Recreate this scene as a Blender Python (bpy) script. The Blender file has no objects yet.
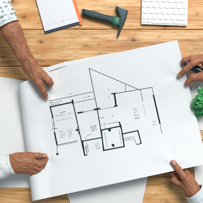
import bpy, bmesh, math, random
import numpy as np
from mathutils import Vector, noise as mnoise
random.seed(7)
C = bpy.context.scene.collection

# ---------------------------------------------------------------- camera, lights, exposure
H = 1.30                       # camera height above the table top, metres
S = 0.004                      # metres per photo pixel on the table
cam_d = bpy.data.cameras.new("camera"); cam = bpy.data.objects.new("camera", cam_d); C.objects.link(cam)
cam.location = (0, 0, H); cam.rotation_euler = (0, 0, 0)
cam_d.sensor_width = 36; cam_d.lens = 18 / (101.5 * S / H); cam_d.clip_start = .05; cam_d.clip_end = 50
cam_d.dof.use_dof = True; cam_d.dof.focus_distance = H - .05; cam_d.dof.aperture_fstop = 1.7
bpy.context.scene.camera = cam
W = bpy.data.worlds.new("World"); bpy.context.scene.world = W; W.use_nodes = True
W.node_tree.nodes["Background"].inputs[0].default_value = (.84, .94, 1.0, 1)
W.node_tree.nodes["Background"].inputs[1].default_value = .31
def area(name, loc, target, size, power, col):
    l = bpy.data.lights.new(name, 'AREA'); l.shape = 'RECTANGLE'; l.size, l.size_y = size
    l.energy = power; l.color = col
    o = bpy.data.objects.new(name, l); C.objects.link(o); o.location = loc
    o.rotation_euler = (Vector(target) - Vector(loc)).to_track_quat('-Z', 'Y').to_euler()
    return o
area("window_light", (.75, 1.65, 2.6), (0, 0, 0), (1.5, 1.1), 114, (1, .965, .92))
vs = bpy.context.scene.view_settings
bpy.context.scene.display_settings.display_device = 'sRGB'
vs.view_transform = 'Standard'; vs.look = 'None'; vs.exposure = 0.0; vs.gamma = 1

# ---------------------------------------------------------------- helpers
def P(px, py, z=0.0):
    """Point at height z (m) whose place over the table is given by photo coordinates."""
    k = S * (H - z) / H
    return Vector(((px - 101.5) * k, (101.5 - py) * k, z))
def tag(o, label=None, cat=None, group=None, kind=None):
    if label: o['label'] = label
    if cat: o['category'] = cat
    if group: o['group'] = group
    if kind: o['kind'] = kind
    return o
def empty(name, loc):
    o = bpy.data.objects.new(name, None); C.objects.link(o); o.location = loc; o.empty_display_size = .02
    return o
def link(name, me, mat=None, parent=None, smooth=False):
    o = bpy.data.objects.new(name, me); C.objects.link(o)
    if mat: me.materials.append(mat)
    if smooth:
        me.polygons.foreach_set('use_smooth', [True] * len(me.polygons))
    if parent:
        o.parent = parent
        if parent.type == 'EMPTY':
            o.location = -parent.location      # meshes are written in world coordinates
    return o
def mesh(name, v, f):
    me = bpy.data.meshes.new(name); me.from_pydata([tuple(p) for p in v], [], f); me.update()
    return me
def bm_obj(name, bm, mat, parent=None, smooth=False):
    me = bpy.data.meshes.new(name); bm.normal_update(); bm.to_mesh(me); bm.free()
    return link(name, me, mat, parent, smooth)
def bevel(o, w, seg=2, angle=.6):
    m = o.modifiers.new('bevel', 'BEVEL'); m.width = w; m.segments = seg; m.limit_method = 'ANGLE'; m.angle_limit = angle
    return o
def prism(bm, pts, z0, z1):
    """pts: photo coordinates of the TOP outline; straight-sided solid from z0 to z1."""
    top = [P(x, y, z1) for x, y in pts]
    a = [bm.verts.new(p) for p in top]; b = [bm.verts.new((p.x, p.y, z0)) for p in top]
    n = len(pts); fs = [bm.faces.new(a), bm.faces.new(b[::-1])]
    for i in range(n):
        fs.append(bm.faces.new((b[i], b[(i + 1) % n], a[(i + 1) % n], a[i])))
    bmesh.ops.recalc_face_normals(bm, faces=fs)
def sm(x, a, b):
    t = min(1, max(0, (x - a) / (b - a))); return t * t * (3 - 2 * t)

# ---------------------------------------------------------------- materials
class N:
    def __init__(s, name):
        s.m = bpy.data.materials.new(name); s.m.use_nodes = True; s.t = s.m.node_tree
        s.b = s.t.nodes["Principled BSDF"]; s.x = 0
    def n(s, t, **kw):
        nd = s.t.nodes.new(t)
        for k, v in kw.items():
            if hasattr(nd, k) and k not in nd.inputs.keys(): setattr(nd, k, v)
            else: s.set(nd, k, v)
        return nd
    def set(s, nd, k, v):
        i = nd.inputs[k]
        if isinstance(v, bpy.types.NodeSocket): s.t.links.new(v, i)
        else: i.default_value = v
    def math(s, op, a, b=0.0, c=0.0, clamp=False):
        nd = s.t.nodes.new('ShaderNodeMath'); nd.operation = op; nd.use_clamp = clamp
        for i, v in enumerate((a, b, c)): s.set(nd, i, v)
        return nd.outputs[0]
    def mix(s, f, a, b, mode='MIX'):
        nd = s.t.nodes.new('ShaderNodeMix'); nd.data_type = 'RGBA'; nd.blend_type = mode
        for i, v in ((0, f), (6, a), (7, b)):
            if not isinstance(v, bpy.types.NodeSocket) and i > 0 and len(v) == 3: v = (*v, 1)
            s.set(nd, i, v)
        return nd.outputs[2]
    def noise(s, vec, scale, detail=4, rough=.5, dist=0.0):
        nd = s.t.nodes.new('ShaderNodeTexNoise'); s.t.links.new(vec, nd.inputs['Vector'])
        nd.inputs['Scale'].default_value = scale; nd.inputs['Detail'].default_value = detail
        nd.inputs['Roughness'].default_value = rough; nd.inputs['Distortion'].default_value = dist
        return nd.outputs[0]
    def ramp(s, f, stops):
        nd = s.t.nodes.new('ShaderNodeValToRGB'); s.t.links.new(f, nd.inputs[0]); e = nd.color_ramp.elements
        while len(e) < len(stops): e.new(.5)
        for el, (p, c) in zip(e, stops):
            el.position = p; el.color = (*c, 1) if not isinstance(c, (int, float)) else (c, c, c, 1)
        return nd.outputs[0]
    def bump(s, h, strength, dist=.001):
        nd = s.t.nodes.new('ShaderNodeBump'); s.set(nd, 'Height', h); nd.inputs['Strength'].default_value = strength
        nd.inputs['Distance'].default_value = dist; s.t.links.new(nd.outputs[0], s.b.inputs['Normal'])
    def pos(s):
        return s.n('ShaderNodeTexCoord').outputs['Object']
    def mapped(s, vec, scale, loc=(0, 0, 0), rot=(0, 0, 0)):
        nd = s.n('ShaderNodeMapping'); s.t.links.new(vec, nd.inputs[0])
        nd.inputs['Scale'].default_value = scale; nd.inputs['Location'].default_value = loc; nd.inputs['Rotation'].default_value = rot
        return nd.outputs[0]
    def done(s, col=None, rough=.5, **kw):
        if col is not None: s.set(s.b, 'Base Color', col if isinstance(col, bpy.types.NodeSocket) else (*col, 1))
        s.set(s.b, 'Roughness', rough)
        for k, v in kw.items(): s.set(s.b, k.replace('_', ' '), v)
        return s.m

def plain(name, col, rough=.5, var=.12, scale=40, bump=.15, **kw):
    a = N(name); p = a.pos(); n = a.noise(p, scale, 5, .6)
    c = a.mix(n, tuple(x * (1 - var) for x in col), tuple(min(1, x * (1 + var)) for x in col))
    a.bump(a.noise(p, scale * 8, 3), bump, .0004)
    return a.done(c, rough, **kw)

def wood_material():
    a = N('pine_boards'); p = a.pos()
    sep = a.n('ShaderNodeSeparateXYZ'); a.t.links.new(p, sep.inputs[0]); X, Y = sep.outputs[0], sep.outputs[1]
    pid = a.n('ShaderNodeAttribute', attribute_name='board').outputs['Fac']
    knots = [(24, 17, 1.0), (41, 42, .75), (165, 26.5, 1.2), (133.5, 40, .95), (99, 44.5, .4), (12, 2, .9), (197, 14, .55), (159, 37, .3), (3, 57, .6), (-20, 120, 1), (86, 46, .4), (230, 60, 1)]
    # grain bends around the knots
    yy = Y; dark = None; ring = None
    wob = a.n('ShaderNodeTexNoise'); a.t.links.new(p, wob.inputs['Vector']); wob.inputs['Scale'].default_value = 95; wob.inputs['Detail'].default_value = 3
    ws = a.n('ShaderNodeSeparateXYZ'); a.t.links.new(wob.outputs[1], ws.inputs[0])
    X0, Y0 = X, Y; yy = Y0
    X = a.math('ADD', X0, a.math('MULTIPLY', a.math('SUBTRACT', ws.outputs[0], .5), .012)); Y = a.math('ADD', Y0, a.math('MULTIPLY', a.math('SUBTRACT', ws.outputs[1], .5), .009))
    for kx, ky, ks in knots:
        q = P(kx, ky); dx = a.math('SUBTRACT', X, q.x); dy = a.math('SUBTRACT', Y, q.y)
        dxs = a.math('MULTIPLY', dx, .45 + .4 * ((kx * 7.7) % 1))
        r2 = a.math('ADD', a.math('MULTIPLY', dxs, dxs), a.math('MULTIPLY', dy, dy))
        g = a.math('EXPONENT', a.math('MULTIPLY', r2, -1 / (2 * (.013 * ks) ** 2)))
        yy = a.math('SUBTRACT', yy, a.math('MULTIPLY', a.math('MULTIPLY', dy, g), .75))
        k = a.math('EXPONENT', a.math('MULTIPLY', r2, -1 / (2 * (.0042 * ks) ** 2)))
        k = a.math('MULTIPLY', k, min(1, .55 + .5 * ks))
        dark = k if dark is None else a.math('MAXIMUM', dark, k)
        ring = g if ring is None else a.math('MAXIMUM', ring, g)
    cmb = a.n('ShaderNodeCombineXYZ'); a.t.links.new(X0, cmb.inputs[0]); a.t.links.new(yy, cmb.inputs[1])
    a.t.links.new(a.math('MULTIPLY', pid, 7.3), cmb.inputs[2]); v = cmb.outputs[0]
    big = a.noise(a.mapped(v, (1.7, 22, 1)), 1, 5, .6, .3)
    grain = a.noise(a.mapped(v, (5, 150, 1)), 1, 7, .68, .25)
    fine = a.noise(a.mapped(v, (16, 800, 1)), 1, 4, .65, .1)
    blot = a.noise(a.mapped(v, (7, 15, 1), (3, 1, 0)), 1, 6, .62)
    f = a.math('ADD', a.math('MULTIPLY', big, .52), a.math('MULTIPLY', grain, .48))
    col = a.ramp(f, [(.31, (.18, .066, .016)), (.41, (.43, .205, .062)), (.49, (.66, .38, .15)), (.60, (.82, .56, .285))])
    col = a.mix(a.math('MULTIPLY', a.ramp(fine, [(.40, 1.0), (.54, 0.0)]), .34), col, (.30, .13, .04))
    col = a.mix(a.math('MULTIPLY', a.ramp(blot, [(.50, 0.0), (.70, 1.0)]), .75), col, (.55, .215, .04))
    dirt = a.noise(a.mapped(v, (11, 40, 1), (13, 7, 0)), 1, 6, .7)
    col = a.mix(a.math('MULTIPLY', a.ramp(dirt, [(.52, 0.0), (.70, 1.0)]), .62), col, (.16, .07, .024))
    col = a.mix(a.math('MULTIPLY', ring, .62), col, (.44, .165, .03))
    col = a.mix(a.math('MULTIPLY', dark, .9), col, (.07, .026, .01))
    hv = a.n('ShaderNodeHueSaturation'); a.t.links.new(col, hv.inputs['Color'])
    a.t.links.new(a.math('ADD', a.math('MULTIPLY', a.math('FRACT', a.math('MULTIPLY', pid, .618)), .30), .84), hv.inputs['Value'])
    # thin cracks and scuffs
    crack = a.ramp(a.noise(a.mapped(v, (6, 120, 1), (9, 0, 0)), 1, 5, .62), [(.645, 0.0), (.685, 1.0)])
    col = a.mix(a.math('MULTIPLY', crack, .75), hv.outputs[0], (.06, .024, .01))
    a.bump(a.math('SUBTRACT', a.math('ADD', a.math('MULTIPLY', grain, .6), a.math('MULTIPLY', fine, .5)), crack), .45, .0009)
    return a.done(col, a.ramp(grain, [(.3, .62), (.7, .42)]))

def skin_material(name, base, red):
    a = N(name); p = a.pos()
    at = a.n('ShaderNodeAttribute', attribute_name='tint').outputs['Color']
    sp = a.n('ShaderNodeSeparateColor'); a.t.links.new(at, sp.inputs[0])
    n1 = a.noise(p, 60, 5, .6); n2 = a.noise(p, 260, 4, .6)
    c = a.mix(a.ramp(n1, [(.32, 0.0), (.66, 1.0)]), tuple(x * .74 for x in base), tuple(min(1, x * 1.18) for x in base))
    c = a.mix(a.math('MULTIPLY', a.ramp(a.noise(p, 34, 3), [(.48, 0.0), (.66, 1.0)]), .5), c, red)
    c = a.mix(a.math('MULTIPLY', a.ramp(a.noise(p, 420, 2), [(.60, 0.0), (.70, 1.0)]), .35), c, tuple(x * .55 for x in base))
    c = a.mix(a.math('MULTIPLY', n2, .28), c, red)
    c = a.mix(a.math('MULTIPLY', sp.outputs[0], .75), c, red)
    c = a.mix(a.math('MULTIPLY', sp.outputs[1], .8), c, (.56, .29, .21))            # nails
    c = a.mix(a.math('MULTIPLY', sp.outputs[2], .55), c, (.22, .075, .04))          # creases
    vo = a.n('ShaderNodeTexVoronoi', feature='DISTANCE_TO_EDGE'); a.t.links.new(a.mapped(p, (1, 1, 1)), vo.inputs['Vector']); vo.inputs['Scale'].default_value = 520
    wr = a.noise(a.mapped(p, (1, 1, 1)), 130, 5, .65, .8)
    skinmask = a.math('SUBTRACT', 1, sp.outputs[1])
    a.bump(a.math('MULTIPLY', a.math('ADD', a.math('MULTIPLY', a.math('MINIMUM', vo.outputs[0], .25), 1.2), wr), skinmask), .42, .0011)
    ro = a.math('SUBTRACT', .56, a.math('MULTIPLY', sp.outputs[1], .2))
    m = a.done(c, ro, Subsurface_Weight=.16, Subsurface_Scale=.006)
    a.b.inputs['Subsurface Radius'].default_value = (1, .35, .2)
    return m

def paper_material(name, col, rough=.55):
    a = N(name); p = a.pos()
    n = a.noise(p, 18, 4); f = a.noise(p, 900, 3)
    c = a.mix(n, tuple(x * .97 for x in col), col); c = a.mix(a.math('MULTIPLY', f, .06), c, tuple(x * .8 for x in col))
    a.bump(a.math('ADD', a.math('MULTIPLY', a.noise(p, 9, 3), 1.0), a.math('MULTIPLY', f, .012)), .28, .004)
    return a.done(c, rough, Specular_IOR_Level=.35)

def shirt_material(name, pattern, amount=1.0):
    a = N(name); p = a.pos()
    w1 = a.n('ShaderNodeTexWave', bands_direction='X'); a.t.links.new(a.mapped(p, (1, 1, 1), rot=(0, 0, .5)), w1.inputs['Vector']); w1.inputs['Scale'].default_value = 420
    w2 = a.n('ShaderNodeTexWave', bands_direction='Y'); a.t.links.new(a.mapped(p, (1, 1, 1), rot=(0, 0, .5)), w2.inputs['Vector']); w2.inputs['Scale'].default_value = 420
    weave = a.math('ADD', w1.outputs[1], w2.outputs[1])
    if pattern:
        c = a.mix(a.noise(p, 25, 3), (.66, .73, .76), (.76, .80, .81))
        q = a.mapped(p, (1, 1, 1), rot=(0, 0, 1.06))
        blot = a.noise(a.mapped(q, (60, 110, 60)), 1, 4, .6, .9)
        rows = a.n('ShaderNodeTexWave', bands_direction='X'); a.t.links.new(q, rows.inputs['Vector'])
        rows.inputs['Scale'].default_value = 22; rows.inputs['Distortion'].default_value = 1.2; rows.inputs['Detail'].default_value = 3
        k = a.math('MULTIPLY', a.ramp(blot, [(.50, 0.0), (.56, 1.0)]), a.ramp(rows.outputs[1], [(.45, 0.0), (.6, 1.0)]))
        c = a.mix(a.math('MULTIPLY', k, .85 * amount), c, (.04, .085, .10))
        b2 = a.noise(a.mapped(q, (40, 40, 40), (5, 5, 5)), 1, 3, .5)
        c = a.mix(a.math('MULTIPLY', a.ramp(b2, [(.57, 0.0), (.66, 1.0)]), .45 * amount), c, (.20, .30, .27))
        b3 = a.noise(a.mapped(q, (14, 90, 40), (2, 8, 5)), 1, 2, .5)
        c = a.mix(a.math('MULTIPLY', a.ramp(b3, [(.57, 0.0), (.62, 1.0)]), .4 * amount), c, (.30, .42, .50))
    else:
        c = a.mix(a.noise(p, 25, 3), (.56, .67, .72), (.66, .75, .79))
    a.bump(a.math('ADD', a.math('MULTIPLY', weave, .25), a.math('MULTIPLY', a.noise(p, 45, 3), 1.2)), .35, .0012)
    return a.done(c, .85, Sheen_Weight=.2)

M_wood = wood_material()
M_paper = paper_material('plan_paper', (.715, .752, .785))
M_under = paper_material('under_paper', (.77, .80, .815))
M_page = paper_material('notebook_page', (.69, .72, .78), .5)
M_ink = plain('printed_ink', (.010, .026, .030), .8, .3, 60, 0, Specular_IOR_Level=.15)
M_ink2 = plain('thin_ink', (.045, .075, .08), .6, .2, 60, 0)
M_ink3 = plain('faded_ink_and_shadow', (.24, .26, .26), .6, .2, 60, 0)
M_navy = plain('navy_board', (.012, .040, .09), .45, .2, 60)
M_orange = plain('orange_board', (.78, .17, .025), .5, .1, 60)
M_gold = plain('gold_print', (.55, .36, .16), .35, .1)
M_grey = plain('pale_rule', (.55, .58, .64), .6, .1)
def rubber():
    a = N('teal_rubber'); p = a.pos(); n = a.noise(p, 70, 6, .7)
    c = a.mix(a.ramp(n, [(.4, 0.0), (.7, 1.0)]), (.006, .028, .034), (.022, .065, .07))
    c = a.mix(a.math('MULTIPLY', a.ramp(a.noise(a.mapped(p, (30, 260, 60), rot=(0, 0, .25)), 1, 4, .6), [(.62, 0.0), (.70, 1.0)]), .35), c, (.09, .14, .14))
    vo = a.n('ShaderNodeTexVoronoi'); a.t.links.new(p, vo.inputs['Vector']); vo.inputs['Scale'].default_value = 420
    a.bump(a.math('ADD', vo.outputs[0], a.math('MULTIPLY', n, .6)), .22, .0006)
    return a.done(c, a.ramp(n, [(.35, .5), (.7, .75)]))
M_handle = rubber()
M_collar = plain('green_collar', (.010, .125, .078), .45, .3, 90, .3)
def steel():
    a = N('dark_steel'); p = a.pos(); n = a.noise(p, 55, 6, .7)
    sc = a.ramp(a.noise(a.mapped(p, (60, 420, 60), rot=(0, 0, 1.1)), 1, 5, .65), [(.60, 0.0), (.68, 1.0)])
    sc2 = a.ramp(a.noise(a.mapped(p, (380, 70, 60), rot=(0, 0, .6), loc=(3, 1, 0)), 1, 4, .6), [(.63, 0.0), (.68, 1.0)])
    c = a.mix(a.ramp(n, [(.35, 0.0), (.7, 1.0)]), (.010, .030, .038), (.03, .068, .078))
    c = a.mix(a.math('MULTIPLY', a.math('MAXIMUM', sc, sc2), .5), c, (.16, .20, .21))
    c = a.mix(a.math('MULTIPLY', a.ramp(a.noise(p, 110, 5, .7), [(.60, 0.0), (.72, 1.0)]), .4), c, (.09, .045, .02))
    a.bump(a.math('SUBTRACT', n, a.math('MULTIPLY', sc, .3)), .35, .0006)
    return a.done(c, a.ramp(n, [(.3, .36), (.7, .6)]), Metallic=.35)
M_steel = steel()
M_steel2 = plain('worn_steel', (.16, .19, .21), .35, .3, 90, .3, Metallic=.6)
M_case = plain('keyboard_case', (.50, .53, .57), .38, .05, 40, .05, Metallic=.25)
M_key = plain('white_key', (.76, .78, .80), .42, .03, 60, .08)
M_key2 = plain('grey_key', (.60, .66, .69), .42, .03, 60, .08)
M_black = plain('black_plastic', (.012, .018, .02), .35, .2, 60, .1)
M_leaf = None
M_shirt = shirt_material('patterned_cotton', True)
M_shirt3 = shirt_material('faint_patterned_cotton', True, .14)
M_shirt2 = shirt_material('pale_blue_cotton', False)
M_skinA = skin_material('tanned_skin', (.385, .172, .088), (.32, .095, .042))
M_skinB = skin_material('warm_skin', (.40, .182, .10), (.34, .098, .05))

# ---------------------------------------------------------------- table
def build_table():
    root = empty('table', (0, 0, 0))
    tag(root, 'rough pine table top of wide knotty boards under the papers', 'table')
    bm = bmesh.new(); lay = bm.verts.layers.float.new('board')
    pitch = 37.0; seams = [29.3 + pitch * k for k in range(-6, 10)]
    rnd = random.Random(3)
    for i in range(len(seams) - 1):
        y0, y1 = seams[i] + .26, seams[i + 1] - .26
        n = 220; rows = []
        for j in range(n + 1):
            x = -140 + j * 483 / n
            w0 = .3 * mnoise.noise((x * .03, i * 5.1, 0)) + .16 * mnoise.noise((x * .21, i * 3.3, 4)); w1 = .3 * mnoise.noise((x * .03, (i + 1) * 5.1, 9)) + .16 * mnoise.noise((x * .21, i * 3.3, 14))
            rows.append((P(x, y0 + w0), P(x, y1 + w1)))
        c = .0016
        prof = lambda a, b: [(a.x, a.y, -.03), (a.x, a.y, -c), (a.x, a.y - c, 0), (b.x, b.y + c, 0), (b.x, b.y, -c), (b.x, b.y, -.03)]
        vs_ = [[bm.verts.new(q) for q in prof(a, b)] for a, b in rows]
        for r in vs_:
            for v in r: v[lay] = float(i + 1)
        fs = []
        for j in range(n):
            for k in range(6):
                fs.append(bm.faces.new((vs_[j][k], vs_[j][(k + 1) % 6], vs_[j + 1][(k + 1) % 6], vs_[j + 1][k])))
        fs.append(bm.faces.new(vs_[0])); fs.append(bm.faces.new(vs_[-1][::-1]))
        bmesh.ops.recalc_face_normals(bm, faces=fs)
    bm_obj('tabletop', bm, M_wood, root)
    bm = bmesh.new()
    prism(bm, [(-138, -190), (341, -190), (341, 390), (-138, 390)], -.055, -.031)
    bm_obj('underframe', bm, plain('dark_wood', (.05, .025, .012), .7), root)
build_table()

# ---------------------------------------------------------------- the plan sheet
E1 = (.9784, -.2090); E2 = (.2090, .9784)
def ab(px, py): return px * E1[0] + py * E1[1], px * E2[0] + py * E2[1]
def pxy(a, b): return a * E1[0] + b * E2[0], a * E1[1] + b * E2[1]
def a_left(b): return 0 - 10.7 * (b - 86) / 117
def a_right(b): return 164.7 + (b - 76) * .033
def b_top(a): return float(np.interp(a, [0, 34, 51, 96, 164.7], [86, 80, 78.3, 75.9, 76.1]))
def z_base(a, b):                     # mm: lifted at the top, sagging in the middle, curling up along the bottom edge
    z = 24 + 38 * max(0, 1 - (b - 76) / 88) ** 1.5
    t = max(0, (b - 128) / 75.3); z += 52 * t ** 1.6
    z += 2.0 * math.sin(a * .045 + b * .02) + 1.5 * mnoise.noise((a * .03, b * .035, 2.2)) + .45 * mnoise.noise((a * .11, b * .08, 7))
    for ha, hb, ph in ((157, 112, .3), (134.5, 195, 2.2), (28, 104, 4.4), (14, 163, 1.0)):       # small buckles where fingers press
        dx, dy = a - ha, b - hb; r2 = dx * dx + dy * dy
        if r2 < 1600: z += 1.9 * math.exp(-r2 / 320) * math.sin(3 * math.atan2(dy, dx) + ph) * min(1, r2 / 30)
    return z
RP = 6.5
def ridge_w(b): return 27.5 - 7.5 * (b - 86) / 117
def ridge_h(b): return 26 - 15 * (b - 86) / 117
def z_plan(a, b):
    d = a - a_left(b); z = z_base(a, b); w = ridge_w(b)
    if d < w:
        x = max(0, (d - RP) / (w - RP)); z += ridge_h(b) * .5 * (1 + math.cos(math.pi * x))
    return z / 1000
def zp(px, py): return z_plan(*ab(px, py))

def build_plan():
    nT = 110; verts = []; faces = []
    phis = [math.radians(t) for t in np.linspace(165, 0, 16)]
    ds = list(np.linspace(RP, 30, 34)[1:]) 
    ncol = None
    for j in range(nT + 1):
        t = (j / nT) ** 1.7; row = []
        bb = 86 + (203.3 - 86) * t
        aL = a_left(bb); Rmm = RP * 3.75
        cols = []
        for ph in phis: cols.append(('c', ph))
        for d in ds: cols.append(('d', d))
        for k in range(1, 91): cols.append(('s', k / 90))
        ncol = len(cols)
        for kind, v in cols:
            if kind == 'c':
                a = aL + RP - RP * math.sin(v); bt = b_top(max(0, aL + RP - RP * math.sin(v)))
            elif kind == 'd': a = aL + v; bt = b_top(a)
            else:
                a = aL + 30 + v * (a_right(bb) - aL - 30); bt = b_top(a)
            b = bt + (203.3 - bt) * t
            if kind == 'c': z = z_plan(aL + RP, b) - Rmm / 1000 * (1 - math.cos(v))
            else: z = z_plan(a, b)
            # corner lift/flutter
            x, y = pxy(a, b)
            row.append(P(x, y, z))
        verts += row
    for j in range(nT):
        for i in range(ncol - 1):
            p = j * ncol + i
            faces.append((p, p + ncol, p + ncol + 1, p + 1))
    o = link('floor_plan', mesh('floor_plan', verts, faces), M_paper, None, True)
    m = o.modifiers.new('thickness', 'SOLIDIFY'); m.thickness = .0004; m.offset = -1
    m = o.modifiers.new('crisp_edge', 'EDGE_SPLIT'); m.split_angle = .9
    tag(o, 'large white sheet printed with a house floor plan, held up by four hands', 'floor plan')
    return o
plan = build_plan()

class Ink:
    """Collects printed strokes lying on the plan sheet."""
    def __init__(s): s.v = []; s.f = []
    def pt(s, x, y, h): s.v.append(P(x, y, zp(x, y) + h)); return len(s.v) - 1
    def line(s, x0, y0, x1, y1, w, h=.0009):
        L = math.hypot(x1 - x0, y1 - y0)
        if L < 1e-6: return
        n = max(1, int(L / 2.5)); nx, ny = -(y1 - y0) / L * w / 2, (x1 - x0) / L * w / 2; prev = None
        for i in range(n + 1):
            t = i / n; x, y = x0 + (x1 - x0) * t, y0 + (y1 - y0) * t
            cur = (s.pt(x + nx, y + ny, h), s.pt(x - nx, y - ny, h))
            if prev: s.f.append((prev[0], prev[1], cur[1], cur[0]))
            prev = cur
    def poly(s, pts, h=.0009): s.f.append([s.pt(x, y, h) for x, y in pts])
    def path(s, pts, w, h=.0007):
        for (a, b), (c, d) in zip(pts, pts[1:]):
            L = math.hypot(c - a, d - b); ex, ey = (c - a) / L * w * .5, (d - b) / L * w * .5
            s.line(a - ex, b - ey, c + ex, d + ey, w, h); h += .00004
    def build(s, name, mat):
        o = link(name, mesh(name, s.v, s.f), mat, plan); return o

def margin_strip():
    v = []; f = []; n = 24
    for j in range(n + 1):
        for i in range(n + 1):
            s, t = i / n, j / n; x = (42 + 15.6 * s) * (1 - t) + (46 + 18 * s) * t; y = (73.4 - 3.2 * s) * (1 - t) + (101.2 - 3.6 * s) * t
            v.append(P(x, y, zp(x, y) + .00035))
    for j in range(n):
        for i in range(n):
            p = j * (n + 1) + i; f.append((p, p + n + 1, p + n + 2, p + 1))
    o = link('margin_strip', mesh('margin_strip', v, f), paper_material('white_strip', (.77, .80, .82)), plan, True)
    m = o.modifiers.new('thickness', 'SOLIDIFY'); m.thickness = .00012; m.offset = 0
    m = o.modifiers.new('crisp_edge', 'EDGE_SPLIT'); m.split_angle = .9
margin_strip()
thick, thin, faint = Ink(), Ink(), Ink()
rg = random.Random(11)
# --- thick walls
thick.path([(52.9, 117.6), (50.2, 106.9), (73.2, 102.0)], 1.15)
thick.line(72.3, 99.6, 73.2, 104.2, 1.5, .0010)
thick.line(73.0, 103, 84.7, 155.6, .85)
thick.line(82.4, 140.5, 84.7, 155.6, 1.2, .0011)
thick.line(85.6, 146, 87.2, 153.6, .45); thick.line(84.3, 155.4, 87.4, 154.7, .8, .0012)
thick.line(77.4, 113.0, 83.2, 112.0, 1.3, .0010)
thick.line(75.8, 130.1, 78.2, 129.7, 1.7, .0010)
thick.line(81.8, 141.2, 101.8, 137.5, .85)
thick.line(54.4, 132.0, 57.1, 145.0, 1.3)
thick.line(56.3, 154.4, 58.6, 153.6, 1.6); thick.line(57.0, 145, 57.3, 154, .35)
thick.line(97.0, 107.5, 104.2, 150.8, .8)
thick.line(93.8, 109.6, 100.2, 108.5, 1.5, .0010)
thick.path([(101.3, 130.0), (121.0, 126.0), (124.3, 146.4), (103.6, 150.4), (101.3, 130.0)], 1.05, .0011)
thick.line(119.3, 121.8, 121.2, 128, 1.3, .0014)
thick.poly([(107.9, 129.4), (111.2, 128.8), (110.6, 130.9), (109.2, 131.6)], .0016)
thick.poly([(111.6, 144.5), (113.2, 143.6), (114.5, 144.9), (114.1, 146.4), (112.6, 146.6)], .0016)
thick.path([(122.0, 134.0), (137.9, 130.6), (141.2, 143.2)], 1.0)
thick.line(141.2, 143.4, 136.9, 144.5, .7, .0011)
thick.line(111.4, 94.0, 116.2, 93.0, 1.0, .0011)
thick.line(114.3, 93.0, 116.2, 106.0, 1.5)
thick.line(113.9, 106.4, 117.6, 105.6, 1.1, .0011)
thick.line(153.4, 94.8, 160.0, 123.6, 1.25)
# --- thin lines
thin.line(89.1, 68.2, 97.2, 108.2, .55); thin.line(89.1, 68.2, 140.8, 90.4, .42)
thin.line(115.5, 93.4, 152.2, 87.3, .5); thin.line(125.4, 84.0, 125.6, 91.4, .4)
thin.line(140.8, 90.4, 142.7, 101.2, .38); thin.line(152.2, 87.3, 153.6, 95, .38)
thin.line(160.0, 123.6, 162.0, 133.2, .38)
thin.line(49.3, 101.0, 94.0, 91.6, .36); thin.line(75.5, 102.6, 95.4, 98.4, .34)
thin.line(57.4, 145.1, 77.5, 140.8, .5); thin.line(51.8, 129.2, 57.2, 128.2, .42)
thin.line(53.0, 117.6, 54.8, 132, .35); thin.line(83.2, 112, 94, 109.8, .3)
thin.line(133.6, 138.3, 136.9, 144.4, .35); thin.line(84.7, 147, 86, 146.5, .4)
thin.line(79.3, 132, 80.2, 136, 1.0, .001)
faint.poly([(48.6, 71.5), (52, 70.2), (58, 68.0), (66.6, 65.6), (66.8, 65.9), (60, 68.1), (54, 70.3), (49, 71.9)])   # fold shadow at the sheet's upper margin, painted as a dark tapered dash
thin.line(53.6, 122, 54.2, 127, .7); thin.line(78, 127, 79.4, 134, 1.5, .0012); thin.line(60, 112.7, 66, 111.4, .3)
thin.line(100.6, 118, 104, 117.4, .4)
for k in range(7): thin.line(123.6 + k * 1.25, 138.6 - k * .27, 124.0 + k * 1.25, 140.6 - k * .27, .2)          # stair treads
thin.line(86.4, 142.4, 88.6, 152.2, .28); thin.line(97.9, 112, 99.2, 118.6, .3); thin.line(104.6, 132.4, 107.2, 147.4, .22); thin.line(118.9, 129.4, 121.6, 144.6, .22)
for k in range(9):                                                                                              # door swing
    u, v = math.radians(10 * k + 80), math.radians(10 * k + 90)
    thin.line(90.5 + 5 * math.cos(u), 139.6 - 5 * math.sin(u), 90.5 + 5 * math.cos(v), 139.6 - 5 * math.sin(v), .22)
# --- faint lines
faint.line(100.2, 109.6, 113.9, 106.8, .3); faint.line(123, 138.5, 133.4, 136.2, .3); faint.line(124, 141, 132, 139.3, .22)
faint.line(133.4, 136.2, 134.2, 139, .25); faint.line(100.5, 125, 119, 121.5, .25)
faint.line(104, 121.6, 105.4, 129, .22); faint.line(76.4, 118, 79, 131, .22); faint.line(57.5, 146.2, 77.6, 142, .22)
faint.line(56, 121, 72, 117.6, .18); faint.line(143.2, 104, 146, 117, .18); faint.line(50.6, 101.7, 52.6, 128, .18)
def glyphs(ink, x0, y0, x1, y1, h, w=.2, gap=.12):
    w *= 1.1; h *= 1.15; gap *= .5
    """A row of small upright pen-stroke characters from (x0, y0) to (x1, y1), height h, too small to be read in the photo."""
    L = math.hypot(x1 - x0, y1 - y0); ux, uy = (x1 - x0) / L, (y1 - y0) / L; vx, vy = uy, -ux; t = 0
    T = lambda a, b: (x0 + ux * a + vx * b, y0 + uy * a + vy * b)
    while t < L - h * .6:
        if rg.random() < gap: t += h * .7; continue
        g = [(rg.uniform(0, .75), rg.uniform(0, 1)) for _ in range(rg.choice((5, 6, 7)))]
        for (a, b), (c, d) in zip(g, g[1:]):
            ink.line(*T(t + a * h * .85, b * h), *T(t + c * h * .85, d * h), w, .0008)
        t += h * .9
glyphs(faint, 50.4, 103.8, 62.2, 101.3, 1.2, .2); glyphs(faint, 50.9, 105.6, 60, 103.6, 1.0, .2)
glyphs(faint, 55.8, 116.6, 71.4, 113.3, .8, .2, .45); glyphs(faint, 83, 98.6, 91.4, 96.8, 1.3, .22, .05)
for k in range(5):
    for x, y in ((59.2, 131.8), (67.3, 130.3)): glyphs(faint, x + .32 * k, y + 1.65 * k, x + .32 * k + rg.uniform(4, 6), y + 1.65 * k - 1.05, .8, .19)
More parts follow.
